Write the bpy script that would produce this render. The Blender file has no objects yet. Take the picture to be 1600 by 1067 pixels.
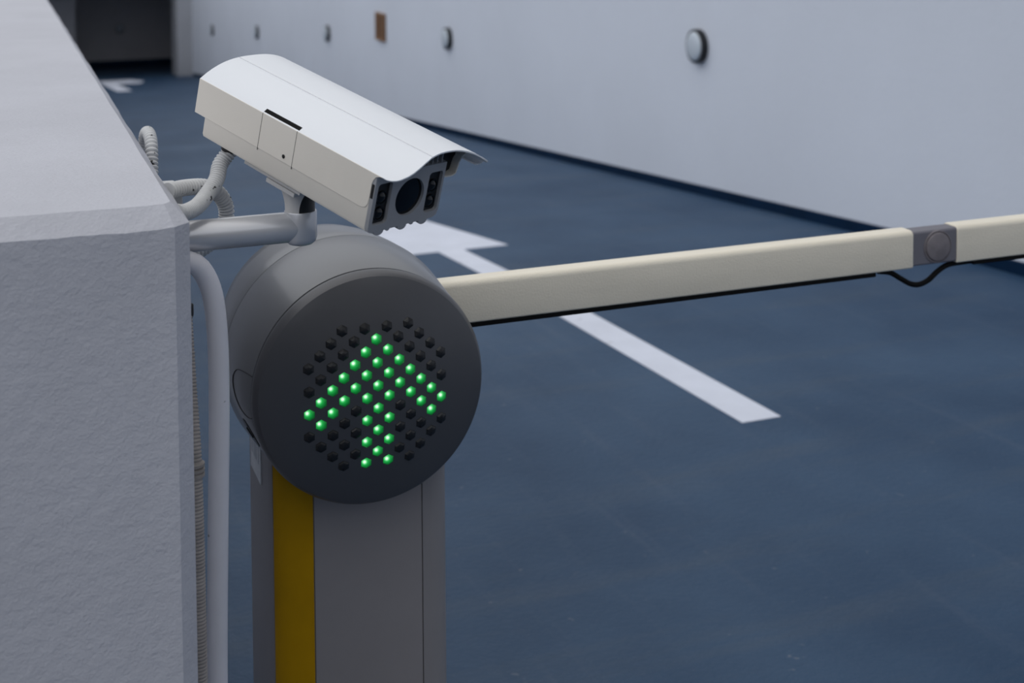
import bpy, bmesh, math, random
from mathutils import Vector, Matrix
random.seed(7)
H = 1.72                      # eye height above the ramp at the barrier
scn = bpy.context.scene
C = scn.collection
R = math.radians

# ------------------------------------------------------------------ materials
def mat(name, col, rough=.5, metal=0., var=0., vscale=6., bump=0., bscale=80., spec=.5, vstretch=None,
        coat=0., speck=None, speck_scale=60., speck_t=.72, emit=None, estr=0., bump2=0., b2scale=12.):
    m = bpy.data.materials.new(name); m.use_nodes = True
    nt = m.node_tree; N = nt.nodes; L = nt.links; b = N['Principled BSDF']
    b.inputs['Base Color'].default_value = (*col, 1); b.inputs['Roughness'].default_value = rough
    b.inputs['Metallic'].default_value = metal; b.inputs['Specular IOR Level'].default_value = spec
    b.inputs['Coat Weight'].default_value = coat; b.inputs['Coat Roughness'].default_value = .15
    tc = N.new('ShaderNodeTexCoord'); vec = tc.outputs['Object']
    if vstretch:
        mp = N.new('ShaderNodeMapping'); mp.inputs['Scale'].default_value = vstretch
        L.new(vec, mp.inputs['Vector']); svec = mp.outputs['Vector']
    else: svec = vec
    cur = None
    if var > 0:
        n = N.new('ShaderNodeTexNoise'); n.inputs['Scale'].default_value = vscale; n.inputs['Detail'].default_value = 6
        n.inputs['Roughness'].default_value = .6
        L.new(svec, n.inputs['Vector'])
        r = N.new('ShaderNodeValToRGB')
        r.color_ramp.elements[0].position = .3; r.color_ramp.elements[1].position = .7
        r.color_ramp.elements[0].color = (*[max(0, c*(1-var)) for c in col], 1)
        r.color_ramp.elements[1].color = (*[min(1, c*(1+var)) for c in col], 1)
        L.new(n.outputs['Fac'], r.inputs['Fac']); cur = r.outputs['Color']
    if speck:
        n = N.new('ShaderNodeTexNoise'); n.inputs['Scale'].default_value = speck_scale; n.inputs['Detail'].default_value = 2
        L.new(vec, n.inputs['Vector'])
        r = N.new('ShaderNodeValToRGB')
        r.color_ramp.elements[0].position = speck_t; r.color_ramp.elements[1].position = speck_t+.03
        r.color_ramp.elements[0].color = (0,0,0,1); r.color_ramp.elements[1].color = (1,1,1,1)
        L.new(n.outputs['Fac'], r.inputs['Fac'])
        mx = N.new('ShaderNodeMix'); mx.data_type = 'RGBA'
        L.new(r.outputs['Color'], mx.inputs['Factor'])
        if cur: L.new(cur, mx.inputs[6])
        else: mx.inputs[6].default_value = (*col, 1)
        mx.inputs[7].default_value = (*speck, 1); cur = mx.outputs[2]
    if cur: L.new(cur, b.inputs['Base Color'])
    if bump > 0:
        n = N.new('ShaderNodeTexNoise'); n.inputs['Scale'].default_value = bscale; n.inputs['Detail'].default_value = 4
        L.new(vec, n.inputs['Vector'])
        bp = N.new('ShaderNodeBump'); bp.inputs['Strength'].default_value = 1; bp.inputs['Distance'].default_value = bump
        L.new(n.outputs['Fac'], bp.inputs['Height']); L.new(bp.outputs['Normal'], b.inputs['Normal'])
        if bump2 > 0:
            n2 = N.new('ShaderNodeTexNoise'); n2.inputs['Scale'].default_value = b2scale; n2.inputs['Detail'].default_value = 3
            L.new(vec, n2.inputs['Vector'])
            bp2 = N.new('ShaderNodeBump'); bp2.inputs['Distance'].default_value = bump2
            L.new(n2.outputs['Fac'], bp2.inputs['Height']); L.new(bp2.outputs['Normal'], bp.inputs['Normal'])
    if emit:
        b.inputs['Emission Color'].default_value = (*emit, 1); b.inputs['Emission Strength'].default_value = estr
    return m

M = {}
M['stucco'] = mat('white_stucco', (.54,.545,.59), .85, var=.05, vscale=3, bump=.0008, bscale=230, spec=.2, bump2=.0016, b2scale=62)
M['plaster'] = mat('white_wall_paint', (.76,.80,.875), .8, var=.03, vscale=.7, bump=.002, bscale=30, spec=.2)
M['skirting'] = mat('navy_skirting_paint', (.002,.017,.048), .6, var=.2, vscale=3, spec=.12)
M['pier'] = mat('grey_wall_paint', (.44,.45,.48), .8, var=.05, vscale=1, spec=.2)
M['garage'] = mat('garage_wall_paint', (.62,.61,.63), .85, var=.06, vscale=1)
M['cream'] = mat('cream_powder_coat', (.765,.715,.635), .42, var=.02, vscale=9, bump=.0002, bscale=900, speck=(.35,.33,.3), speck_scale=70, speck_t=.80)
M['roofwhite'] = mat('white_powder_coat', (.86,.88,.91), .38, var=.015, vscale=5, bump=.0002, bscale=900)
M['plate'] = mat('grey_plate', (.34,.345,.36), .5)
M['black'] = mat('black_plastic', (.006,.006,.007), .45)
M['rubber'] = mat('black_rubber', (.003,.003,.003), .8, spec=.2)
M['glass'] = mat('dark_lens_glass', (.002,.002,.004), .05, spec=.3)
M['lens'] = mat('led_bulb_glass', (.005,.005,.006), .06, spec=.4)
M['alu'] = mat('grey_painted_metal', (.66,.66,.68), .27, metal=.35, var=.03, vscale=12)
M['mount'] = mat('light_grey_mount', (.60,.585,.57), .5, var=.03, vscale=20)
M['conduit'] = mat('white_corrugated_plastic', (.60,.60,.60), .55, var=.08, vscale=25, speck=(.02,.02,.02), speck_scale=85, speck_t=.67)
M['pipe'] = mat('pale_plastic_pipe', (.76,.75,.79), .4, var=.04, vscale=10, speck=(.2,.2,.2), speck_scale=45, speck_t=.78)
M['oldconduit'] = mat('dusty_corrugated_plastic', (.33,.30,.28), .8, var=.2, vscale=30)
M['drum'] = mat('graphite_metallic_paint', (.125,.128,.136), .40, metal=.22, spec=1.0, coat=.45, var=.03, vscale=8, speck=(.55,.55,.55), speck_scale=55, speck_t=.80)
M['cap'] = mat('dark_graphite_paint', (.108,.108,.114), .40, metal=.45, spec=.6, var=.03, vscale=8, speck=(.5,.5,.5), speck_scale=42, speck_t=.815)
M['column'] = mat('grey_column_paint', (.285,.270,.272), .5, var=.04, vscale=7)
M['panel'] = mat('grey_panel_paint', (.300,.280,.281), .5, var=.04, vscale=7)
M['yellow'] = mat('yellow_strip', (.50,.27,.002), .45, var=.08, vscale=9, spec=.15)
M['arm'] = mat('cream_arm_paint', (.88,.81,.665), .45, var=.05, vscale=6, vstretch=(.6,3,3), bump=.0008, bscale=260)
M['joint'] = mat('grey_joint_plastic', (.17,.165,.19), .6)
M['jointcap'] = mat('grey_joint_cover', (.20,.18,.19), .6, var=.2, vscale=30)
M['paint'] = mat('white_road_paint', (.70,.73,.82), .7, var=.06, vscale=4, speck=(.45,.45,.5), speck_scale=12, speck_t=.72)
M['bulk'] = mat('black_lamp_ring', (.006,.007,.010), .4)
M['diff'] = mat('opal_diffuser', (.60,.66,.72), .3, var=.02)
M['brown'] = mat('brown_board', (.16,.075,.03), .7, var=.3, vscale=8)
M['sticker'] = mat('white_sticker', (.78,.80,.80), .5, var=.1, vscale=60)
M['stickergrey'] = mat('faded_sticker_print', (.50,.53,.55), .5)
M['ledoff'] = mat('unlit_led_lens', (.012,.012,.013), .32, spec=.5)
M['steel'] = mat('dark_screw', (.03,.03,.03), .4, metal=.8)

def floor_material():
    m = bpy.data.materials.new('blue_floor_coating'); m.use_nodes = True
    nt = m.node_tree; N = nt.nodes; L = nt.links; b = N['Principled BSDF']
    tc = N.new('ShaderNodeTexCoord')
    def noise(scale, stretch, detail=6, rough=.6):
        mp = N.new('ShaderNodeMapping'); mp.inputs['Scale'].default_value = stretch
        mp.inputs['Rotation'].default_value = (0, 0, R(-14))
        L.new(tc.outputs['Object'], mp.inputs['Vector'])
        n = N.new('ShaderNodeTexNoise'); n.inputs['Scale'].default_value = scale; n.inputs['Detail'].default_value = detail
        n.inputs['Roughness'].default_value = rough
        L.new(mp.outputs['Vector'], n.inputs['Vector']); return n.outputs['Fac']
    def ramp(fac, p0, p1, c0, c1):
        r = N.new('ShaderNodeValToRGB'); e = r.color_ramp.elements
        e[0].position, e[1].position = p0, p1; e[0].color = (*c0, 1); e[1].color = (*c1, 1)
        L.new(fac, r.inputs['Fac']); return r.outputs['Color']
    def mix(a, bcol, fac):
        x = N.new('ShaderNodeMix'); x.data_type = 'RGBA'; L.new(a, x.inputs[6])
        if isinstance(bcol, tuple): x.inputs[7].default_value = (*bcol, 1)
        else: L.new(bcol, x.inputs[7])
        L.new(fac, x.inputs['Factor']); return x.outputs[2]
    base = ramp(noise(1.1, (1, .8, 1)), .3, .72, (.010,.040,.092), (.036,.080,.148))
    dust = ramp(noise(1.6, (.35, 2.6, 1), 8, .65), .50, .80, (0,0,0), (.55,.55,.55))
    c = mix(base, (.075,.095,.12), dust)
    strk = ramp(noise(2.0, (6, .35, 1), 8, .7), .55, .85, (0,0,0), (.5,.5,.5))
    c = mix(c, (.085,.115,.17), strk)
    sp = ramp(noise(26, (1, 1, 1), 2), .72, .76, (0,0,0), (.35,.35,.35))
    c = mix(c, (.20,.22,.25), sp)
    L.new(c, b.inputs['Base Color'])
    b.inputs['Roughness'].default_value = .55; b.inputs['Specular IOR Level'].default_value = .30
    bp = N.new('ShaderNodeBump'); bp.inputs['Distance'].default_value = .004
    L.new(noise(45, (1, 1, 1), 4), bp.inputs['Height']); L.new(bp.outputs['Normal'], b.inputs['Normal'])
    return m
M['floor'] = floor_material()

def led_material():
    """a lit lens: green glow, with its upper left highlight painted into the emission ramp"""
    m = bpy.data.materials.new('lit_green_led_lens'); m.use_nodes = True
    nt = m.node_tree; N = nt.nodes; L = nt.links; b = N['Principled BSDF']
    b.inputs['Base Color'].default_value = (.005,.10,.02,1); b.inputs['Roughness'].default_value = .25
    tc = N.new('ShaderNodeTexCoord')
    d = N.new('ShaderNodeVectorMath'); d.operation = 'DISTANCE'; d.inputs[1].default_value = (-.0038, .0044, .003)
    L.new(tc.outputs['Object'], d.inputs[0])
    mr = N.new('ShaderNodeMapRange'); mr.inputs['From Min'].default_value = 0; mr.inputs['From Max'].default_value = .0135
    L.new(d.outputs['Value'], mr.inputs['Value'])
    r = N.new('ShaderNodeValToRGB'); e = r.color_ramp.elements
    e[0].position = .13; e[0].color = (.82,1.0,.84,1)
    e[1].position = 1.0; e[1].color = (.002,.05,.008,1)
    x = e.new(.22); x.color = (.18,.80,.30,1)
    x = e.new(.40); x.color = (.012,.36,.06,1)
    x = e.new(.68); x.color = (.003,.17,.025,1)
    L.new(mr.outputs['Result'], r.inputs['Fac']); L.new(r.outputs['Color'], b.inputs['Emission Color'])
    b.inputs['Emission Strength'].default_value = 1.0
    return m
M['ledon'] = led_material()

# ------------------------------------------------------------------ helpers
def W(x, y, z): return Vector((x, y, z+H))       # heights below are measured from eye level

def link_mesh(name, bm, m, parent=None, origin=None, smooth=35., local=False, bevel=0.):
    """bm is in world space (or in the parent's space when local)"""
    me = bpy.data.meshes.new(name)
    bmesh.ops.recalc_face_normals(bm, faces=bm.faces[:])
    o = Vector(origin) if origin is not None else Vector((0, 0, 0))
    pw = Vector((0, 0, 0))
    if parent is not None and not local:
        p = parent
        while p is not None: pw = pw + p.location; p = p.parent
        if origin is None: o = pw
    bmesh.ops.translate(bm, verts=bm.verts[:], vec=-o)
    bm.to_mesh(me); bm.free()
    for p in me.polygons: p.use_smooth = True
    me.set_sharp_from_angle(angle=R(smooth))
    ob = bpy.data.objects.new(name, me); C.objects.link(ob); ob.data.materials.append(m)
    if parent is not None:
        ob.parent = parent; ob.location = o - pw if not local else o
    else: ob.location = o
    if bevel > 0:
        md = ob.modifiers.new('soft_edges', 'BEVEL'); md.width = bevel; md.segments = 3; md.limit_method = 'ANGLE'; md.angle_limit = R(40)
    return ob

def tag(o, label, cat, group=None):
    o['label'] = label; o['category'] = cat
    if group: o['group'] = group
    return o
def structure(o): o['kind'] = 'structure'; return o
def thing(name, loc, label, cat, group=None):
    o = bpy.data.objects.new(name, None); C.objects.link(o); o.location = loc; o.empty_display_size = .05
    return tag(o, label, cat, group)

def box(bm, x0, x1, y0, y1, z0, z1):
    v = [bm.verts.new((x, y, z)) for x in (x0, x1) for y in (y0, y1) for z in (z0, z1)]
    for f in ((0,1,3,2),(4,6,7,5),(0,4,5,1),(2,3,7,6),(0,2,6,4),(1,5,7,3)): bm.faces.new([v[i] for i in f])
    return v
def wbox(x0, x1, y0, y1, z0, z1):
    bm = bmesh.new(); box(bm, x0, x1, y0, y1, z0+H, z1+H); return bm
def prism(bm, pts, ax, a0, a1):
    """polygon pts (u,v) pushed along ax: 'z' -> (u,v,t); 'y' -> (u,t,v); 'x' -> (t,u,v)"""
    def P(u, v, t): return {'z': (u, v, t), 'y': (u, t, v), 'x': (t, u, v)}[ax]
    A = [bm.verts.new(P(u, v, a0)) for u, v in pts]; B = [bm.verts.new(P(u, v, a1)) for u, v in pts]
    n = len(pts)
    bm.faces.new(A[::-1]); bm.faces.new(B)
    for i in range(n): bm.faces.new((A[i], A[(i+1) % n], B[(i+1) % n], B[i]))
def lathe(bm, prof, axis, cen, seg=64):
    """closed surface of revolution; prof = [(radius, t)] along axis"""
    cen = Vector(cen); rings = []
    def P(r, t, k):
        a = 2*math.pi*k/seg; c, s = r*math.cos(a), r*math.sin(a)
        return cen + Vector({'y': (c, t, s), 'z': (c, s, t), 'x': (t, c, s)}[axis])
    for r, t in prof:
        rings.append([bm.verts.new(P(0, t, 0))] if r < 1e-7 else [bm.verts.new(P(r, t, k)) for k in range(seg)])
    for A, B in zip(rings, rings[1:]):
        for k in range(seg):
            k2 = (k+1) % seg
            if len(A) == 1 and len(B) == 1: continue
            if len(A) == 1: bm.faces.new((A[0], B[k], B[k2]))
            elif len(B) == 1: bm.faces.new((A[k], A[k2], B[0]))
            else: bm.faces.new((A[k], A[k2], B[k2], B[k]))
    for Rg, fl in ((rings[0], 1), (rings[-1], 0)):
        if len(Rg) > 1: bm.faces.new(Rg[::-1] if fl else Rg)
def spline(pts, n):
    """Catmull-Rom through pts, n samples, even in length"""
    P = [Vector(p) for p in pts]; P = [2*P[0]-P[1]] + P + [2*P[-1]-P[-2]]; out = []
    for i in range(1, len(P)-2):
        for k in range(40):
            t = k/40; a, b, c, d = P[i-1:i+3]
            out.append(.5*((2*b)+(c-a)*t+(2*a-5*b+4*c-d)*t*t+(3*b-a-3*c+d)*t**3))
    out.append(P[-2])
    ln = [0.]
    for a, b in zip(out, out[1:]): ln.append(ln[-1]+(b-a).length)
    res = []; j = 0
    for k in range(n):
        s = ln[-1]*k/(n-1)
        while j < len(ln)-2 and ln[j+1] < s: j += 1
        f = (s-ln[j])/max(1e-9, ln[j+1]-ln[j]); res.append(out[j].lerp(out[j+1], min(1, f)))
    return res, ln[-1]
def sweep(bm, pts, rad, seg=20):
    """tube along pts; rad is a number or f(distance)"""
    n = len(pts); up = None; rings = []; s = 0.
    for i, p in enumerate(pts):
        t = (pts[min(i+1, n-1)]-pts[max(i-1, 0)]).normalized()
        if up is None: up = t.orthogonal().normalized()
        else: up = (up - t*up.dot(t)).normalized()
        sd = t.cross(up)
        if i: s += (p-pts[i-1]).length
        r = rad(s) if callable(rad) else rad
        rings.append([bm.verts.new(p+(up*math.cos(2*math.pi*k/seg)+sd*math.sin(2*math.pi*k/seg))*r) for k in range(seg)])
    for A, B in zip(rings, rings[1:]):
        for k in range(seg): bm.faces.new((A[k], A[(k+1) % seg], B[(k+1) % seg], B[k]))
    bm.faces.new(rings[0][::-1]); bm.faces.new(rings[-1])
def corrugated(pts, rad, pitch=.0050, depth=.16, seg=20):
    path, ln = spline(pts, 3)
    per = 6; n = int(ln/pitch*per)
    path, ln = spline(pts, n)
    bm = bmesh.new()
    sweep(bm, path, lambda s: rad*(1-depth*(.5-.5*math.cos(2*math.pi*s/pitch))**2), seg); return bm

# ------------------------------------------------------------------ ramp floor
KN = [(-9., .0), (6., .053), (16.2, .0796), (35.5, .0846), (60., .06)]
def ground(y):
    """height of the ramp, from eye level"""
    z = -1.72 + .053*(2.3+9); prev = -9.
    for yk, s in KN[1:]:
        z -= s*(min(y, yk)-prev) if y > prev else 0
        if y <= yk: break
        prev = yk
    return z
def strip(bm, xl, ys, lift=0.):
    """sheet between xl(y) pairs that follows the ramp"""
    rows = [[bm.verts.new(W(x, y, ground(y)+lift)) for x in xl(y)] for y in ys]
    for A, B in zip(rows, rows[1:]):
        for i in range(len(A)-1): bm.faces.new((A[i], A[i+1], B[i+1], B[i]))
    return rows
XR = 4.82
bm = bmesh.new()
ys = [-9, -5, -2, 0, 1, 2, 3, 4, 5, 5.6, 6, 6.4, 7, 9, 11, 13, 15, 16.2, 18, 20, 24, 28, 32, 35.5, 37, 39, 42]
strip(bm, lambda y: (-3.2, .1, XR+.1), ys)
r = bmesh.ops.extrude_face_region(bm, geom=bm.faces[:])
bmesh.ops.translate(bm, verts=[g for g in r['geom'] if isinstance(g, bmesh.types.BMVert)], vec=(0, 0, -.25))
structure(link_mesh('floor', bm, M['floor'], smooth=10))

# ------------------------------------------------------------------ left parapet with chamfered edges
def wall_left():
    bm = bmesh.new()
    x0, xs, y1 = -2.6, .226, 35.6
    lo = [(x0, 1.70), (.205, 1.70), (.226, 1.722), (.226, y1), (x0, y1)]
    hi = [(x0, 1.728), (.196, 1.728), (.205, 1.740), (.205, y1), (x0, y1)]
    zc, zt = -.3985, -.3735
    def ring(pts, zf):
        out = []
        for i, (x, y) in enumerate(pts):
            nx, ny = pts[(i+1) % len(pts)]
            n = max(1, int(math.hypot(nx-x, ny-y)/.02)) if i == 0 else (min(400, max(1, int(math.hypot(nx-x, ny-y)/.05))) if i == 2 else 1)
            for k in range(n):
                t = k/n; out.append((x+(nx-x)*t, y+(ny-y)*t, zf))
        return out
    def wob(p, amp):
        s = math.sin(p[0]*61+p[1]*23)*.5+math.sin(p[0]*147+p[1]*71+1.3)*.3+math.sin(p[0]*29+p[1]*11+.7)*.6
        return s*amp
    A = ring(lo, -5.0); B = ring(lo, zc); T = ring(hi, zt)
    # same sampling on both outlines: resample top by the bottom's parameters
    Tn = []
    for i in range(5):
        x, y = hi[i]; nx, ny = hi[(i+1) % 5]
        bx, by = lo[i]; cx, cy = lo[(i+1) % 5]
        m = max(1, int(math.hypot(cx-bx, cy-by)/.02)) if i == 0 else (min(400, max(1, int(math.hypot(cx-bx, cy-by)/.05))) if i == 2 else 1)
        for k in range(m): Tn.append((x+(nx-x)*k/m, y+(ny-y)*k/m, zt))
    va = [bm.verts.new(W(*p)) for p in A]
    vb = [bm.verts.new(W(p[0]+(wob(p, .0005) if p[0] > .2 and p[1] > 1.8 else 0), p[1]+(wob(p, .0006) if p[1] < 1.71 else 0), p[2]+wob(p, .0011))) for p in B]
    vt = [bm.verts.new(W(p[0]+(wob(p, .0007) if p[0] > .2 and p[1] > 1.8 else 0), p[1]+(wob(p, .0020) if p[1] < 1.75 else 0), p[2])) for p in Tn]
    vm = [bm.verts.new(W(p[0], p[1], zc-.02)) for p in B]
    n = len(va)
    for i in range(n):
        j = (i+1) % n
        bm.faces.new((va[i], va[j], vm[j], vm[i])); bm.faces.new((vm[i], vm[j], vb[j], vb[i])); bm.faces.new((vb[i], vb[j], vt[j], vt[i]))
    bm.faces.new(vt); bm.faces.new(va[::-1])
    o = link_mesh('wall_left', bm, M['stucco'], smooth=20, bevel=.0016)
    return structure(o)
wall_left()

# ------------------------------------------------------------------ right wall, skirting, garage mouth
structure(link_mesh('wall_right', wbox(XR, XR+.3, -9, 35.45, -5.2, 1.5), M['plaster']))
bm = bmesh.new()
sy = [-9, 0, 4, 5, 6, 7, 9, 12, 16.2, 20, 26, 31, 35.4]
rows = []
for y in sy:
    g = ground(y)
    rows.append([bm.verts.new(W(*p)) for p in ((XR+.005, y, g-.02), (XR-.012, y, g-.02), (XR-.012, y, g+.066), (XR+.005, y, g+.072))])
for A, B in zip(rows, rows[1:]):
    for i in range(4): bm.faces.new((A[i], A[(i+1) % 4], B[(i+1) % 4], B[i]))
bm.faces.new(rows[0]); bm.faces.new(rows[-1][::-1])
structure(link_mesh('baseboard_right', bm, M['skirting']))
structure(link_mesh('trim_1', wbox(4.43, XR+.3, 35.45, 36.6, -5.2, 6), M['pier']))            # pier beside the opening
structure(link_mesh('trim_2', wbox(-9, 4.43, 35.6, 36.6, -1.75, 6), M['pier']))              # lintel over the opening
structure(link_mesh('shade_wall_rear', wbox(-6, XR, -7.3, -7, -2, 2.6), mat('shade_wall_grey', (.25,.25,.26), .8)))   # unseen wall added behind the viewer to darken the near floor
structure(link_mesh('wall_back', wbox(-2.6, 9., 40.8, 41.1, -5.2, 1.5), M['garage']))
structure(link_mesh('shade_wall_right', wbox(XR+.02, XR+.3, -9, 4.7, 1.5, 11), M['pier']))       # tall wall out of view, added to shade the floor nearest the viewer
structure(link_mesh('baseboard_back', wbox(-2.0, 8.9, 40.76, 40.81, -4.9, -4.45), M['skirting']))
structure(link_mesh('wall_inner', wbox(-2.6, 2.10, 38.6, 38.9, -5.2, -1.75), M['garage']))
structure(link_mesh('ceiling', wbox(-2.6, 9., 36.6, 41.1, -1.75, -1.45), M['garage']))
structure(link_mesh('wall_side', wbox(8.9, 9.1, 36.6, 41.1, -5.2, -1.6), M['garage']))
structure(link_mesh('wall_front', wbox(XR+.3, 9.1, 36.4, 36.7, -5.2, 1.5), M['garage']))
structure(link_mesh('wall_far_side', wbox(-2.8, -2.6, 36., 41.1, -5.2, -1.6), M['garage']))
bm = bmesh.new(); strip(bm, lambda y: (XR+.05, 9.1), [36.4, 39, 42])
r = bmesh.ops.extrude_face_region(bm, geom=bm.faces[:])
bmesh.ops.translate(bm, verts=[g for g in r['geom'] if isinstance(g, bmesh.types.BMVert)], vec=(0, 0, -.25))
structure(link_mesh('floor_inner', bm, M['floor']))

# ------------------------------------------------------------------ painted arrows
def painted(name, polys, label):
    bm = bmesh.new()
    for xl, ys in polys:
        strip(bm, xl, ys, .003)
    r = bmesh.ops.extrude_face_region(bm, geom=bm.faces[:])
    bmesh.ops.translate(bm, verts=[g for g in r['geom'] if isinstance(g, bmesh.types.BMVert)], vec=(0, 0, -.004))
    y0 = polys[0][1][0]; x0 = sum(polys[0][0](y0))/2
    return tag(link_mesh(name, bm, M['paint'], origin=W(x0, y0, ground(y0)), smooth=10), label, 'floor marking')
painted('painted_arrow', [
    (lambda y: (2.410, 2.566), [4.02, 5, 6, 6.7, 7.455]),
    (lambda y: (2.487-.362*(1-(y-7.455)/2.75), 2.487+.362*(1-(y-7.455)/2.75)), [7.455, 8, 8.7, 9.4, 10.2])],
    'long white arrow painted on the blue ramp, passing under the boom arm')
painted('turn_arrow', [
    (lambda y: (2.36, 2.66), [28.8, 31, 32.4]),
    (lambda y: (2.36, 3.42-.2*abs(y-33.6)), [32.4, 33.4, 34.8])],
    'small far white arrow marking on the floor before the dark garage mouth')

# ------------------------------------------------------------------ wall lamps
def lamp(name, pos, facing, label, group):
    """round bulkhead: black drum, opal dome; facing 'x' = looks to -x, 'y' = looks to -y"""
    root = thing(name, pos, label, 'wall lamp', group)
    bm = bmesh.new()
    lathe(bm, [(.124, 0), (.125, -.004), (.125, -.046), (.122, -.052), (.112, -.053), (.108, -.046), (.0, -.045)], facing, pos, 48)
    link_mesh('base_ring', bm, M['bulk'], root, smooth=40)
    bm = bmesh.new()
    lathe(bm, [(.108, -.044), (.107, -.053), (.100, -.060), (.082, -.067), (.05, -.072), (.02, -.074), (0, -.0745)], facing, pos, 48)
    link_mesh('diffuser', bm, M['diff'], root, smooth=60)
    return root
lamps = [(8.654, -1.031, 'round wall lamp with black ring, largest and nearest one on the right wall'),
         (14.444, -1.496, 'round wall lamp just right of the brown plate on the right wall'),
         (20.309, -1.944, 'round wall lamp just left of the brown plate, above the security camera'),
         (26.232, -2.431, 'second smallest round lamp on the right wall, second from the garage pier'),
         (31.95, -2.875, 'smallest round lamp on the right wall, next to the garage pier')]
src = None
def copy_tree(o, parent=None):
    c = o.copy(); C.objects.link(c); c.parent = parent
    for ch in list(o.children): copy_tree(ch, c)
    return c
for y, z, lab in lamps:
    if src is None: src = lamp('bulkhead_lamp', W(XR, y, z), 'x', lab, 'round lamps along the right wall'); continue
    c = copy_tree(src); c.location = W(XR, y, z); c['label'] = lab
lamp('bulkhead_lamp', W(3.455, 40.8, -3.53), 'y', 'unlit round lamp on the dark wall inside the garage mouth', None)

bm = bmesh.new()
box(bm, XR-.022, XR, 17.06, 17.50, -1.78+H, -1.41+H)
plate = thing('wall_plate', W(XR, 17.28, -1.595), 'brown rectangular plate on the right wall between two round lamps', 'wall plate')
link_mesh('board', bm, M['brown'], plate, bevel=.004)
bm = bmesh.new()
for s in (17.06, 17.47): box(bm, XR-.030, XR-.0215, s, s+.03, -1.78+H, -1.41+H)
for z in (-1.78, -1.44): box(bm, XR-.030, XR-.0215, 17.09, 17.47, z+H, z+.03+H)
link_mesh('frame', bm, mat('brown_frame', (.30,.17,.09), .7), plate)

# ------------------------------------------------------------------ barrier gate
CX, CY, CZ = .5797, 2.1808, -.8101
gate = thing('barrier_gate', W(CX, 2.38, ground(2.38)), 'grey barrier post with round green arrow signal and cream boom arm', 'parking barrier')
cen = W(CX, CY, CZ)
# cap: tapered rim, shallow domed face
prof = [(0, .055), (.188, .055), (.192, -.001), (.1990, -.0015), (.2, -.0025), (.2, -.006), (.1995, -.0095), (.1975, -.0155), (.1950, -.0205), (.1926, -.0237)]
for k in range(1, 25):
    r = .1926*(1-k/24)
    d = .0245 + (.060-.0245)*(1-(r/.1926)**2)
    prof.append((r, -d))
bm = bmesh.new(); lathe(bm, [(r, t) for r, t in prof], 'y', cen, 128)
cap = link_mesh('signal_cap', bm, M['cap'], gate, origin=cen, smooth=22)
cap['label'] = 'dark grey domed round face of the barrier with a grid of signal lights'
bm = bmesh.new(); lathe(bm, [(.1945, -.004), (.2090, .190)], 'y', cen, 96)
link_mesh('seam_shade_core', bm, M['black'], gate, origin=cen)  # black core added behind the seams so their shade reads dark
bm = bmesh.new()
lathe(bm, [(.15, .0040), (.1985, .0040), (.1996, .0044), (.2, .0052), (.2148, .1830), (.2146, .1838), (.2136, .1842), (.15, .1842)], 'y', cen, 128)
drum = link_mesh('drum', bm, M['drum'], gate, origin=cen, smooth=40)
bm = bmesh.new()
lathe(bm, [(.15, .1864), (.2136, .1864), (.2144, .1869), (.2146, .1880), (.2110, .240), (.2045, .310), (.1950, .366), (.1915, .374), (.185, .3765), (0, .3765)], 'y', cen, 128)
link_mesh('rear_cover', bm, M['drum'], gate, origin=cen, smooth=40)
# hatch and lock on the drum's left flank
def on_drum(phi, y, lift=0.):
    r = .2+.0832*y+lift; return W(CX+r*math.cos(phi), CY+y, CZ+r*math.sin(phi))
hp, _ = spline([(y*10, R(p)*2, 0) for y, p in ((.0048,168.8),(.038,170.2),(.088,172.9),(.1106,176.6),(.119,181),(.1150,185.4),(.099,190.0),(.069,192.0),(.033,191.2),(.0048,188.9))], 70)
bm = bmesh.new(); sweep(bm, [on_drum(p.y/2, p.x/10, .0002) for p in hp], .0007, 6)
link_mesh('access_hatch', bm, M['black'], gate)
bm = bmesh.new()
v = []
for k in range(28):
    a = 2*math.pi*k/28; v.append((R(201.5-3.2*math.cos(a)+3.2*math.sin(a)), .058+.036*math.cos(a)))
A = [bm.verts.new(on_drum(p, y, .0008)) for p, y in v]; B = [bm.verts.new(on_drum(p, y, -.004)) for p, y in v]
bm.faces.new(A); bm.faces.new(B[::-1])
for k in range(28): bm.faces.new((A[k], A[(k+1) % 28], B[(k+1) % 28], B[k]))
lk = link_mesh('lock', bm, M['black'], gate)
bm = bmesh.new(); sweep(bm, [on_drum(R(200.5), .075, .0010), on_drum(R(201.5), .058, .0014), on_drum(R(202.5), .045, .0010)], .0016, 8)
link_mesh('key_slot', bm, M['steel'], lk)

# led lenses
def led_mesh(name, m):
    bm = bmesh.new(); rad = .0101
    prof = [(1.0, -.003), (1.0, .0004), (.94, .0012), (.70, .0027), (.38, .0036)]
    rings = [[bm.verts.new((rad*s*math.sin(math.pi/3*k), rad*s*math.cos(math.pi/3*k), h)) for k in range(6)] for s, h in prof]
    top = bm.verts.new((0, 0, .0040))
    for A, B in zip(rings, rings[1:]):
        for k in range(6): bm.faces.new((A[k], A[(k+1) % 6], B[(k+1) % 6], B[k]))
    for k in range(6): bm.faces.new((rings[-1][k], rings[-1][(k+1) % 6], top))
    bm.faces.new(rings[0][::-1])
    bmesh.ops.recalc_face_normals(bm, faces=bm.faces[:])
    me = bpy.data.meshes.new(name); bm.to_mesh(me); bm.free(); me.materials.append(m)
    return me
me_on = led_mesh('led_lens_lit', M['ledon']); me_off = led_mesh('led_lens_unlit', M['ledoff'])
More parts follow.
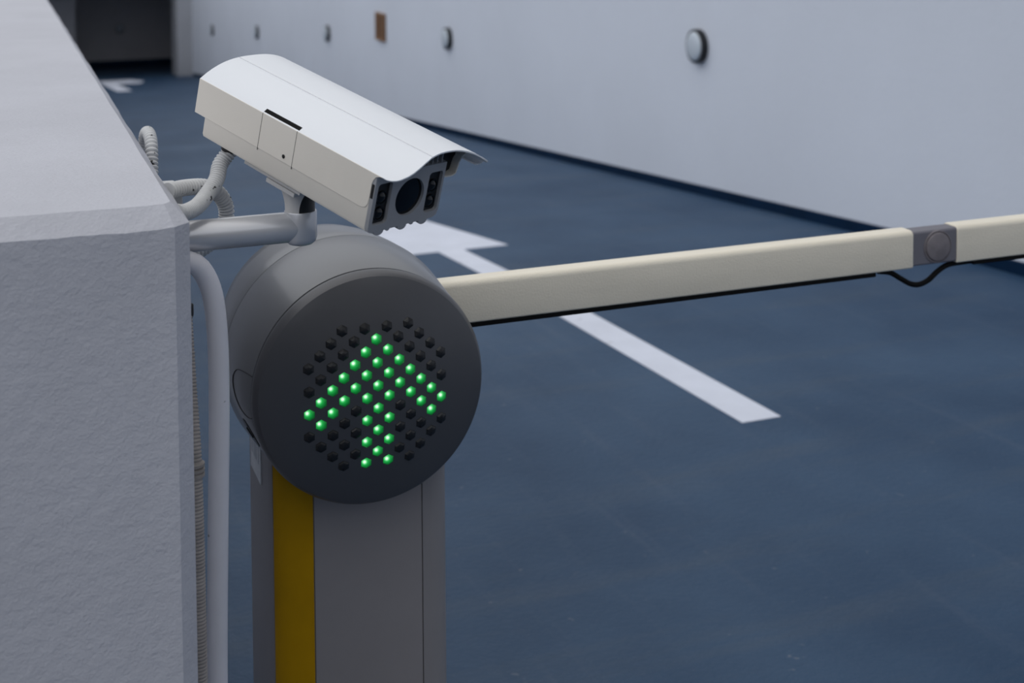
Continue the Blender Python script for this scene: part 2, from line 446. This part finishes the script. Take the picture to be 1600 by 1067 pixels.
OFF = [(-2,5),(0,5),(2,5),(4,5),(5,4),(6,3),(7,2),(7,0),(6,1),(5,2),(4,3),(3,4),(-3,4),(-1,4),(-2,3),(-4,3),(-5,2),(-3,2),(-4,1),(-5,0),
       (-1,-2),(-2,-3),(3,-2),(4,-3),(5,-4),(7,-4),(6,-5),(5,-6),(4,-7),(3,-6),(4,-5),(3,-4),(-3,-4),(-1,-4),(-5,-4),(-4,-5),(-2,-5),(-1,-6),(-3,-6),(-2,-7)]
ON = [(1,4),(0,3),(2,3),(-1,2),(1,2),(3,2),(-2,1),(0,1),(2,1),(4,1),(-3,0),(-1,0),(1,0),(3,0),(5,0),(-4,-1),(-2,-1),(0,-1),(2,-1),(4,-1),
      (6,-1),(7,-2),(6,-3),(5,-2),(1,-2),(2,-3),(0,-3),(1,-4),(0,-5),(2,-5),(1,-6),(0,-7),(2,-7),(-5,-2),(-3,-2),(-4,-3)]
SP = .0189
def put_led(i, j, me, lab):
    x, z = (i-1)*SP, (j+1)*SP; r2 = x*x+z*z
    k = (.060-.0245)/.1926**2
    d = .060 - k*r2
    n = Vector((2*k*x, -1, 2*k*z)).normalized()          # dome normal
    up = (Vector((0, 0, 1)) - n*n.z).normalized(); rt = up.cross(n)
    Mx = Matrix((rt, up, n)).transposed().to_4x4(); Mx.translation = Vector((x, -d, z)) - n*.0002
    o = bpy.data.objects.new('led_lens', me); C.objects.link(o); o.parent = cap; o.matrix_local = Mx
    o['label'] = lab
for i, j in ON: put_led(i, j, me_on, 'lit green signal lens')
for i, j in OFF: put_led(i, j, me_off, 'unlit black signal lens')

# column
zb, zt = ground(2.38)+.012, -.885
colp = [(.4985,2.2640),(.470,2.2680),(.447,2.2765),(.434,2.291),(.4300,2.311),(.4265,2.470),(.434,2.490),(.452,2.500),(.728,2.500),(.746,2.490),(.7515,2.470),(.7515,2.313),(.749,2.292),(.739,2.2790),(.720,2.2695),(.6975,2.2650)]
cin = Vector((.59, 2.38))
ins = [tuple(cin + (Vector(p)-cin)*(1-.0035/(Vector(p)-cin).length)) for p in colp]
bm = bmesh.new(); prism(bm, ins, 'z', zb+H, zt+H)
link_mesh('column', bm, M['column'], gate, smooth=30)
def shell(name, pts, m, thick=.0032, z0=zb, z1=zt):
    """curved sheet with thickness, outer side along pts"""
    bm = bmesh.new(); P = [Vector(p) for p in pts]; inn = []
    for i, p in enumerate(P):
        t = (P[min(i+1, len(P)-1)]-P[max(i-1, 0)]).normalized(); nrm = Vector((-t.y, t.x))
        if nrm.dot(cin-p) < 0: nrm = -nrm
        inn.append(p+nrm*thick)
    prism(bm, [tuple(p) for p in P]+[tuple(p) for p in inn[::-1]], 'z', z0+H, z1+H)
    return link_mesh(name, bm, m, gate, smooth=50)
shell('front_panel', [(.5005,2.2625),(.6955,2.2625)], M['panel'])
shell('corner_strip', [(.4985,2.2630),(.485,2.2640),(.470,2.2668),(.457,2.2705),(.446,2.2762),(.4385,2.2835),(.4345,2.291)], M['yellow'])['label'] = 'yellow corner strip'
shell('side_panel', [(.4335,2.292),(.4305,2.300),(.4290,2.311),(.4265,2.470),(.434,2.490),(.452,2.500)], M['column'])
shell('corner_panel', [(.6975,2.2627),(.712,2.2642),(.726,2.2690),(.7385,2.2765),(.7475,2.287),(.7518,2.299),(.7528,2.315),(.7520,2.470),(.746,2.490),(.728,2.500)], M['column'])
bm = bmesh.new(); box(bm, .40, .78, 2.235, 2.53, ground(2.23)+H-.02, zb+.004+H)
link_mesh('base_plate', bm, M['column'], gate, bevel=.006)
bm = bmesh.new(); prism(bm, [(2.362,-.915+H),(2.458,-.915+H),(2.458,-1.032+H),(2.362,-1.032+H)], 'x', .4260, .4278)
st = link_mesh('sticker', bm, M['sticker'], gate); st['label'] = 'faded white sticker'
bm = bmesh.new()
for a, b in ((2.374,2.384),(2.396,2.426),(2.436,2.446)): box(bm, .4256, .4262, a, b, -1.000+H, -.93+H)
link_mesh('print', bm, M['stickergrey'], st)

# boom arm
def arm_section(name, x0, x1, m):
    y0, y1, z0, z1 = 2.330, 2.378, -.775, -.6945
    pts = []
    def arc(cy, cz, r, a0, a1, n=6):
        for k in range(n+1):
            a = R(a0+(a1-a0)*k/n); pts.append((cy+r*math.cos(a), cz+r*math.sin(a)+H))
    arc(y0+.011, z1-.011, .011, 180, 90); arc(y1-.011, z1-.011, .011, 90, 0)
    arc(y1-.004, z0+.004, .004, 0, -90, 3); arc(y0+.004, z0+.004, .004, -90, -180, 3)
    bm = bmesh.new(); prism(bm, pts, 'x', x0, x1)
    return link_mesh(name, bm, m, gate, smooth=32, bevel=.002)
boom = arm_section('boom_arm', .64, 1.8135, M['arm'])
boom2 = arm_section('boom_arm', 1.9285, 4.30, M['arm'])
bm = bmesh.new(); box(bm, .70, 1.7214, 2.333, 2.360, -.7845+H, -.7745+H); link_mesh('rubber_edge', bm, M['rubber'], gate, bevel=.002)
bm = bmesh.new(); box(bm, 1.975, 4.29, 2.333, 2.360, -.7845+H, -.7745+H); link_mesh('rubber_edge', bm, M['rubber'], gate, bevel=.002)
bm = bmesh.new(); box(bm, 1.806, 1.934, 2.3335, 2.3745, -.7725+H, -.698+H)
jt = link_mesh('folding_joint', bm, M['joint'], gate, bevel=.005)
jc = W(1.878, 2.3335, -.7345)
bm = bmesh.new(); lathe(bm, [(.0355, .002), (.0355, -.0020), (.0335, -.0028), (.0330, -.0008), (.0310, -.0008), (.0300, -.0050), (.027, -.0062), (0, -.0066)], 'y', jc, 48)
link_mesh('joint_cover', bm, M['jointcap'], jt, smooth=35)
bm = bmesh.new()
pts, ln = spline([W(1.735,2.347,-.777), W(1.765,2.345,-.7825), W(1.790,2.343,-.797), W(1.815,2.342,-.811), W(1.838,2.342,-.815), W(1.862,2.342,-.808), W(1.885,2.343,-.793), W(1.915,2.345,-.781), W(1.96,2.346,-.779), W(1.99,2.346,-.779)], 60)
sweep(bm, pts, .0058, 12); link_mesh('cable', bm, M['rubber'], gate)

# ------------------------------------------------------------------ camera bracket
ex, ey, er = .4105, 1.920, .0238
br = thing('wall_bracket', W(.226, ey, -.464), 'grey tubular bracket fixed to the parapet carrying the security camera', 'bracket')
bm = bmesh.new(); lathe(bm, [(.034, .0), (.034, .005), (.032, .007), (0, .007)], 'x', W(.2255, ey, -.4645), 40)
link_mesh('wall_flange', bm, M['alu'], br, smooth=35)
bm = bmesh.new(); lathe(bm, [(.0222, .006), (.0222, .02), (.0222, ex-.226-.004), (.0215, ex-.226), (0, ex-.226)], 'x', W(.226, ey, -.4640), 48)
link_mesh('tube', bm, M['alu'], br, smooth=40)
bm = bmesh.new(); lathe(bm, [(0, -.4915), (.010, -.4910), (.017, -.4890), (.0218, -.4850), (.0238, -.4790), (.0238, -.4420), (.0230, -.4405), (.0200, -.4405), (.0195, -.446), (0, -.446)], 'z', W(ex, ey, 0), 48)
link_mesh('elbow', bm, M['alu'], br, smooth=40)
bm = bmesh.new(); lathe(bm, [(0, -.450), (.0212, -.450), (.0212, -.425), (.0200, -.412), (.016, -.4075), (0, -.4075)], 'z', W(ex, ey, 0), 40)
link_mesh('tilt_joint', bm, M['black'], br, smooth=40)
# light grey shell around the joint, cut back on the side the camera tilts to
bm = bmesh.new(); rows = []
for k in range(13):
    h = k/12; z = -.4445 + h*.0405
    r = .0222+.0065*max(0, (h-.25)/.75)**1.6
    xx = -.1+.66*h**2.2
    a1 = 348-math.degrees(math.acos(xx)); a0 = 62
    rows.append([W(ex+q*math.cos(R(a0+(a1-a0)*m/28)), ey+q*math.sin(R(a0+(a1-a0)*m/28)), z) for q in (r, r-.0025) for m in range(29)])
rows = [[bm.verts.new(p) for p in rw] for rw in rows]
for A, B in zip(rows, rows[1:]):
    for m in range(28):
        bm.faces.new((A[m], A[m+1], B[m+1], B[m])); bm.faces.new((A[29+m], B[29+m], B[30+m], A[30+m]))
    bm.faces.new((A[0], B[0], B[29], A[29])); bm.faces.new((A[28], A[57], B[57], B[28]))
for rw in (rows[0], rows[-1]):
    for m in range(28): bm.faces.new((rw[m], rw[29+m], rw[30+m], rw[m+1]))
link_mesh('knuckle', bm, M['mount'], br, smooth=40)

# ------------------------------------------------------------------ security camera
yaw, tilt = .5079, .2593
ca = Vector((math.sin(yaw)*math.cos(tilt), -math.cos(yaw)*math.cos(tilt), -math.sin(tilt)))
cw = Vector((math.cos(yaw), math.sin(yaw), 0)); cu = cw.cross(-ca)
O = W(.455, 1.7165, -.4337)
Wd, Lh, Hh = .136, .360, .0822
cam_root = bpy.data.objects.new('security_camera', None); C.objects.link(cam_root)
tag(cam_root, 'white box security camera with curved sunshield, tilted down on a wall bracket', 'security camera')
cam_root.matrix_world = Matrix(((cw.x, -ca.x, cu.x, O.x), (cw.y, -ca.y, cu.y, O.y), (cw.z, -ca.z, cu.z, O.z), (0, 0, 0, 1)))
def cpart(name, bm, m, parent=None, smooth=35, bevel=0., origin=(0, 0, 0)):
    return link_mesh(name, bm, m, parent or cam_root, local=True, smooth=smooth, bevel=bevel, origin=origin)
# housing profile (x right, z up) with the ribbed underside
def housing_profile(inset=0.):
    i = inset; pts = []
    base = i
    def bump(c, w, h):
        for k in range(9):
            a = math.pi*(1-k/8); pts.append((c+w*math.cos(a), base-h*math.sin(a)**.8))
    r = .007
    pts += [(i, Hh-i), (i, r+i), (i+r*.3, i+r*.3), (i+r, i)]
    bump(.0225, .0085, .0062); bump(.0390, .0035, .0028); bump(.0665, .0085, .0066); bump(.0850, .0035, .0028); bump(.1075, .0085, .0066)
    pts += [(Wd-.010, i), (Wd-.003, i+.003), (Wd-i, i+.010), (Wd-i, Hh-i)]
    return pts
bm = bmesh.new(); prism(bm, housing_profile(), 'y', .006, Lh)
body = cpart('housing', bm, M['cream'], smooth=30)
# faceplate with openings cut as recesses
def rrect(x0, x1, z0, z1, r, n=5):
    pts = []
    for cx, cz, a0 in ((x1-r, z1-r, 0), (x0+r, z1-r, 90), (x0+r, z0+r, 180), (x1-r, z0+r, 270)):
        for k in range(n+1):
            a = R(a0+90*k/n); pts.append((cx+r*math.cos(a), cz+r*math.sin(a)))
    return pts
def circle(cx, cz, r, n=48): return [(cx+r*math.cos(2*math.pi*k/n), cz+r*math.sin(2*math.pi*k/n)) for k in range(n)]
holes = [circle(.0715, .0410, .0272), rrect(.0065, .0335, .0105, .0700, .005), rrect(.1050, .1320, .0105, .0700, .005)]
def plate_with_holes(outer, holes, y0, y1):
    bm = bmesh.new(); es = []
    loops = [outer]+holes; VL = []
    for lp in loops:
        vs = [bm.verts.new((x, y0, z)) for x, z in lp]; VL.append(vs)
        for k in range(len(vs)): es.append(bm.edges.new((vs[k], vs[(k+1) % len(vs)])))
    bmesh.ops.triangle_fill(bm, use_beauty=True, use_dissolve=False, edges=es)
    r = bmesh.ops.extrude_face_region(bm, geom=bm.faces[:])
    bmesh.ops.translate(bm, verts=[g for g in r['geom'] if isinstance(g, bmesh.types.BMVert)], vec=(0, y1-y0, 0))
    return bm
bm = plate_with_holes(housing_profile(), holes, -.0005, .0058)
face = cpart('front_plate', bm, M['plate'], smooth=30); face['label'] = 'grey front plate'
bm = bmesh.new(); lathe(bm, [(.0270, .0056), (.0270, .0040), (.020, .0030), (0, .0026)], 'y', (.0715, 0, .0410), 48)
cpart('lens_window', bm, M['glass'], smooth=60)['label'] = 'round dark lens window'
for x0 in (.0065, .1050):
    bm = bmesh.new(); prism(bm, rrect(x0+.0003, x0+.0267, .0108, .0697, .005), 'y', .0056, .0050)
    pn = cpart('infrared_panel', bm, M['black'])
    for zc in (.0245, .0475):
        bm = bmesh.new(); c = (x0+.0135, 0, zc)
        lathe(bm, [(.0100, .0055), (.0100, .0035), (.0094, .0022), (.0082, .0024), (.0078, .0036), (.0068, .0028), (.0045, .0012), (0, .0004)], 'y', c, 32)
        link_mesh('infrared_lens', bm, M['lens'], pn, local=True, smooth=50)
# sunshield: arched roof with a shaped front edge, left skirt, right hinge rail
XW = .187
def arch(x):
    t = abs(x-XW/2)/(XW/2); return .0850+.0280*(1-t**2.6)
FR = [(0, .018), (.0015, .0250), (.0045, .0315), (.0081, .0352), (.0163, .0398), (.0244, .0410), (.0325, .0405), (.0407, .0389), (.0488, .0368), (.0569, .0345),
      (.0650, .0316), (.0732, .0298), (.0813, .0281), (.0894, .0267), (.0976, .0262), (.1138, .0262), (.1301, .0275), (.1463, .0310), (.1600, .0350), (.1707, .0380), (.180, .0370), (.1850, .0315), (XW, .022)]
def front(x):
    for (a, fa), (b, fb) in zip(FR, FR[1:]):
        if x <= b: return fa+(fb-fa)*(x-a)/(b-a)
    return FR[-1][1]
LB = .3844
bm = bmesh.new(); ny = 40; th = .0020
prof = [(XW*(.5-.5*math.cos(math.pi*k/64)),) for k in range(65)]
prof = [(x, arch(x), front(x)) for x, in prof]
prof += [(XW+.0009, .0832, .0230), (XW+.0010, .0812, .0220), (XW+.0004, .0790, .0205), (XW-.0010, .0770, .0185), (XW-.0032, .0757, .0165), (XW-.0060, .0752, .0145)]
top, bot = [], []
for i, (x, z, fy) in enumerate(prof):
    a, b = prof[max(0, i-1)], prof[min(len(prof)-1, i+1)]
    t = Vector((b[0]-a[0], 0, b[1]-a[1])).normalized(); nrm = Vector((-t.z, 0, t.x))
    ta, ba = [], []
    for k in range(ny+1):
        p = Vector((x, -fy+(LB+fy)*k/ny, z))
        ta.append(bm.verts.new(p)); q = p-nrm*th; q.x = max(q.x, .0008); ba.append(bm.verts.new(q))
    top.append(ta); bot.append(ba)
nx = len(prof)-1
for i in range(nx):
    for k in range(ny):
        bm.faces.new((top[i][k], top[i+1][k], top[i+1][k+1], top[i][k+1]))
        bm.faces.new((bot[i][k], bot[i][k+1], bot[i+1][k+1], bot[i+1][k]))
    bm.faces.new((top[i][0], bot[i][0], bot[i+1][0], top[i+1][0])); bm.faces.new((top[i][ny], top[i+1][ny], bot[i+1][ny], bot[i][ny]))
for k in range(ny):
    bm.faces.new((top[0][k], top[0][k+1], bot[0][k+1], bot[0][k])); bm.faces.new((top[nx][k], bot[nx][k], bot[nx][k+1], top[nx][k+1]))
shield = cpart('sunshield', bm, M['roofwhite'], smooth=40); shield['label'] = 'white arched sunshield roof'
# panel seam that runs along the roof
bm = bmesh.new(); xq = .067
box(bm, xq-.0004, xq+.0004, -front(xq)+.001, LB-.001, arch(xq)-.0015, arch(xq)+.0005)
link_mesh('roof_seam', bm, M['alu'], shield, local=True)
# left skirt with the rounded front end, hatch outline and notch
sk = [(LB, .0320), (LB, .0862), (-.0100, .0862)]
for k in range(9):
    a = R(90+90*k/8); sk.append((.0085+.0105*math.cos(a)+.0, .0740+.0105*math.sin(a)))
sk += [(-.0018, .0600)]
sk = [(LB, .0320), (LB, .0852), (-.0110, .0852), (-.006, .0842), (.0005, .0812), (.0045, .0755), (.0060, .0700), (.0062, .0500), (.0070, .0410), (.0105, .0350), (.0170, .0325), (.0220, .0320)]
bm = bmesh.new(); prism(bm, sk, 'x', -.0009, .0003)
skirt = cpart('side_skirt', bm, M['cream'], smooth=30, bevel=.0004)
y0, y1, zl = .1610, .2360, .0290
for yy in (y0, y1):
    bm = bmesh.new(); box(bm, -.00105, -.0005, yy-.0004, yy+.0004, zl, .0853)
    link_mesh('hatch_seam', bm, M['black'], skirt, local=True)
bm = bmesh.new()
A, B = [], []
for k in range(6):
    x = .0016+.0050*k/5
    A.append([bm.verts.new((x, yy, arch(x)+.0003)) for yy in (y0-.001, y1+.001)]); B.append([bm.verts.new((x, yy, arch(x)-.0012)) for yy in (y0-.001, y1+.001)])
for k in range(5):
    bm.faces.new((A[k][0], A[k+1][0], A[k+1][1], A[k][1])); bm.faces.new((B[k][0], B[k][1], B[k+1][1], B[k+1][0]))
    for q in (0, 1): bm.faces.new((A[k][q], B[k][q], B[k+1][q], A[k+1][q]))
for k in (0, 5): bm.faces.new((A[k][0], A[k][1], B[k][1], B[k][0]))
link_mesh('hatch_slot', bm, M['rubber'], skirt, local=True)
bm = bmesh.new(); lathe(bm, [(.0030, 0), (.0030, -.0006), (.0022, -.0010), (0, -.0010)], 'x', (-.0008, .1800, .0405), 20)
sc = link_mesh('screw', bm, M['steel'], skirt, local=True)
bm = bmesh.new(); box(bm, -.0002, .0030, .0008, .0056, .0500, .0700)
cpart('vent_slot', bm, M['black'])
# hinge rail on the right side, under the roof
outer = [(Wd+.002, .0560), (.146, .0552), (.158, .0545), (.1655, .0575), (.1675, .0650), (.1690, .0740), (.1730, .0810), (.1800, .0850)]
inner = [(.1790, .0870), (.1712, .0826), (.1668, .0748), (.1652, .0655), (.1640, .0592), (.1575, .0566), (.146, .0572), (Wd+.002, .0582)]
bm = bmesh.new(); prism(bm, outer+inner, 'y', .004, .345)
cpart('hinge_rail', bm, M['cream'], smooth=30)
bm = bmesh.new(); prism(bm, [(Wd+.0005, .0590), (.156, .0576), (.1630, .0600), (.1645, .0660), (.1660, .0750), (.1700, .0835), (Wd+.0005, .0835)], 'y', .016, .340)
cpart('hinge_shade_fill', bm, M['black'])  # the rail is hollow; its inner shade is put in as a black prism
# comb of fins between plate and roof
bm = bmesh.new()
for k in range(9):
    x = .050+k*.0095
    box(bm, x, x+.0012, .001, .02, Hh-.001, arch(x)-.0022)
cpart('vent_fin', bm, M['plate'])
bm = bmesh.new()
prism(bm, [(.004, Hh-.002), (.170, Hh-.002)]+[(.170-.166*k/20, arch(.170-.166*k/20)-.0024) for k in range(21)], 'y', .016, .35)
cpart('roof_shade_fill', bm, M['black'])  # black fill stands for the shade in the opening under the roof
# mounting rail and block below
bm = bmesh.new(); box(bm, .018, .118, .155, .280, -.0125, -.0080); cpart('mounting_plate', bm, M['mount'], bevel=.0008)
bm = bmesh.new(); box(bm, .024, .112, .160, .276, -.0082, .0005); cpart('mounting_rail', bm, M['plate'])
bm = bmesh.new(); box(bm, .018, .110, .166, .2285, -.0205, -.0138); cpart('mounting_block', bm, M['mount'], bevel=.0012)
bm = bmesh.new(); box(bm, .021, .107, .170, .225, -.0140, -.0120); cpart('mounting_gap', bm, M['black'])
bm = bmesh.new(); lathe(bm, [(.0132, .006), (.0132, -.0120), (.0110, -.0145), (0, -.0145)], 'z', (.024, .322, .004), 24)
cpart('cable_gland', bm, M['black'])

# ------------------------------------------------------------------ conduits and pipes on the parapet's flank
def conduit(name, pts, rad, m, label, cat='conduit', **k):
    return tag(link_mesh(name, corrugated([W(*p) for p in pts], rad, **k), m, origin=W(*pts[0]), smooth=60), label, cat)
gl = O + cw*.024 - ca*.322 - cu*.0115; gl.z -= H
conduit('corrugated_conduit', [tuple(gl), (.3080,1.995,-.3790), (.2990,1.975,-.3970), (.2810,1.945,-.4110), (.2610,1.905,-.4185), (.2400,1.868,-.4175), (.2262,1.850,-.413)], .0120, M['conduit'],
        'white corrugated conduit curving from the back of the camera down to the parapet', pitch=.0050, depth=.26)
conduit('corrugated_conduit', [(.2262,1.948,-.4030), (.2553,1.978,-.4060), (.2837,2.000,-.4115), (.3060,2.018,-.4250), (.3195,2.028,-.4470), (.3195,2.030,-.4720), (.3020,2.020,-.4960), (.2600,2.000,-.5120), (.2262,1.990,-.515)], .0122, M['conduit'],
        'white corrugated conduit looping behind the bracket and back to the parapet', pitch=.0060, depth=.24)
conduit('corrugated_conduit', [(.2262,2.452,-.5200), (.2400,2.440,-.4800), (.2432,2.430,-.4250), (.2440,2.418,-.4000), (.2450,2.390,-.3885), (.2450,2.350,-.3895), (.2440,2.322,-.4020), (.2420,2.305,-.4250), (.2385,2.285,-.4600), (.2262,2.27,-.4900)], .0112, M['conduit'],
        'white corrugated conduit arching above the parapet edge left of the camera', pitch=.0075, depth=.26)
bm = bmesh.new(); box(bm, .2262, .2520, 1.985, 2.075, -.4650+H, -.4120+H)
tag(link_mesh('junction_box', bm, M['conduit'], origin=W(.2262, 2.03, -.438), bevel=.005), 'small white junction box on the parapet flank behind the conduits', 'junction box')
bm = bmesh.new()
pts, ln = spline([W(.2262,1.893,-.4930), W(.2450,1.895,-.4930), W(.2600,1.897,-.5020), W(.2725,1.900,-.5230), W(.2805,1.900,-.5520), W(.2850,1.900,-.6000), W(.2862,1.900,-.6700), W(.2845,1.900,-.7700), W(.2805,1.900,-.9150), W(.2765,1.900,-1.1100), W(.276,1.900,-1.4), W(.276,1.900,ground(1.9))], 120)
sweep(bm, pts, .0146, 28)
tag(link_mesh('white_pipe', bm, M['pipe'], origin=W(.276, 1.9, ground(1.9)), smooth=60), 'pale smooth plastic pipe running down between parapet and barrier post', 'pipe')
old = thing('wall_conduit', W(.238, 1.79, ground(1.79)), 'dusty brown corrugated conduit clipped down the right side of the parapet', 'conduit')
bm = corrugated([W(.2368,1.872,-.560), W(.2368,1.840,-.65), W(.2370,1.803,-.75), W(.2372,1.790,-.95), W(.2372,1.79,-1.2), W(.2372,1.79,ground(1.79))], .0105, pitch=.0048, depth=.12)
link_mesh('hose', bm, M['oldconduit'], old, smooth=60)
bm = bmesh.new(); lathe(bm, [(.0108, -.566), (.0122, -.562), (.0122, -.548), (.006, -.545), (0, -.545)], 'z', W(.2372, 1.874, 0), 20)
link_mesh('end_sleeve', bm, M['black'], old)
bm = bmesh.new()
for z in (-.745, -.752, -.759): lathe(bm, [(.0105, z-.0026), (.0128, z-.0018), (.0128, z+.0018), (.0105, z+.0026)], 'z', W(.2380, 1.803, 0), 20)
link_mesh('clamp', bm, M['oldconduit'], old)

# ------------------------------------------------------------------ daylight: overcast sky, brighter overhead
wd = bpy.data.worlds.new('overcast_sky'); scn.world = wd; wd.use_nodes = True
nt = wd.node_tree; N = nt.nodes; L = nt.links
tc = N.new('ShaderNodeTexCoord'); sp = N.new('ShaderNodeSeparateXYZ'); L.new(tc.outputs['Generated'], sp.inputs[0])
rp = N.new('ShaderNodeValToRGB'); e = rp.color_ramp.elements
e[0].position = 0.; e[0].color = (.10,.10,.105,1)
e[1].position = 1.; e[1].color = (1.0,1.0,1.0,1)
for p_, c_ in ((.10, (.20,.21,.235)), (.26, (.55,.57,.62)), (.5, (.76,.79,.84))):
    x = e.new(p_); x.color = (*c_, 1)
L.new(sp.outputs['Z'], rp.inputs['Fac'])
L.new(rp.outputs['Color'], N['Background'].inputs['Color'])
ms = N.new('ShaderNodeMath'); ms.operation = 'MULTIPLY_ADD'; ms.inputs[1].default_value = -.36; ms.inputs[2].default_value = 1.16   # sky set brighter to the left to lift the right wall
L.new(sp.outputs['X'], ms.inputs[0]); L.new(ms.outputs[0], N['Background'].inputs['Strength'])

# ------------------------------------------------------------------ camera
cd = bpy.data.cameras.new('camera'); co = bpy.data.objects.new('camera', cd); C.objects.link(co)
yw, pt, rl = 3.69094259e-01, 5.45554210e-02, -5.46954639e-03
F = Vector((math.sin(yw)*math.cos(pt), math.cos(yw)*math.cos(pt), -math.sin(pt)))
Rt = Vector((math.cos(yw), -math.sin(yw), 0)); U = Rt.cross(F)
r_ = Rt*math.cos(rl)+U*math.sin(rl); u_ = -Rt*math.sin(rl)+U*math.cos(rl)
co.matrix_world = Matrix(((r_.x, u_.x, -F.x, 0), (r_.y, u_.y, -F.y, 0), (r_.z, u_.z, -F.z, H), (0, 0, 0, 1)))
cd.sensor_fit = 'HORIZONTAL'; cd.sensor_width = 36
cd.lens = 2104.02*36/1600; cd.shift_y = -(533.5+32.06)/1600
cd.clip_start = .05; cd.clip_end = 300
cd.dof.use_dof = True; cd.dof.focus_distance = 2.06; cd.dof.aperture_fstop = 4.8
scn.camera = co
scn.view_settings.view_transform = 'Standard'; scn.view_settings.look = 'None'
scn.view_settings.exposure = 0; scn.view_settings.gamma = 1
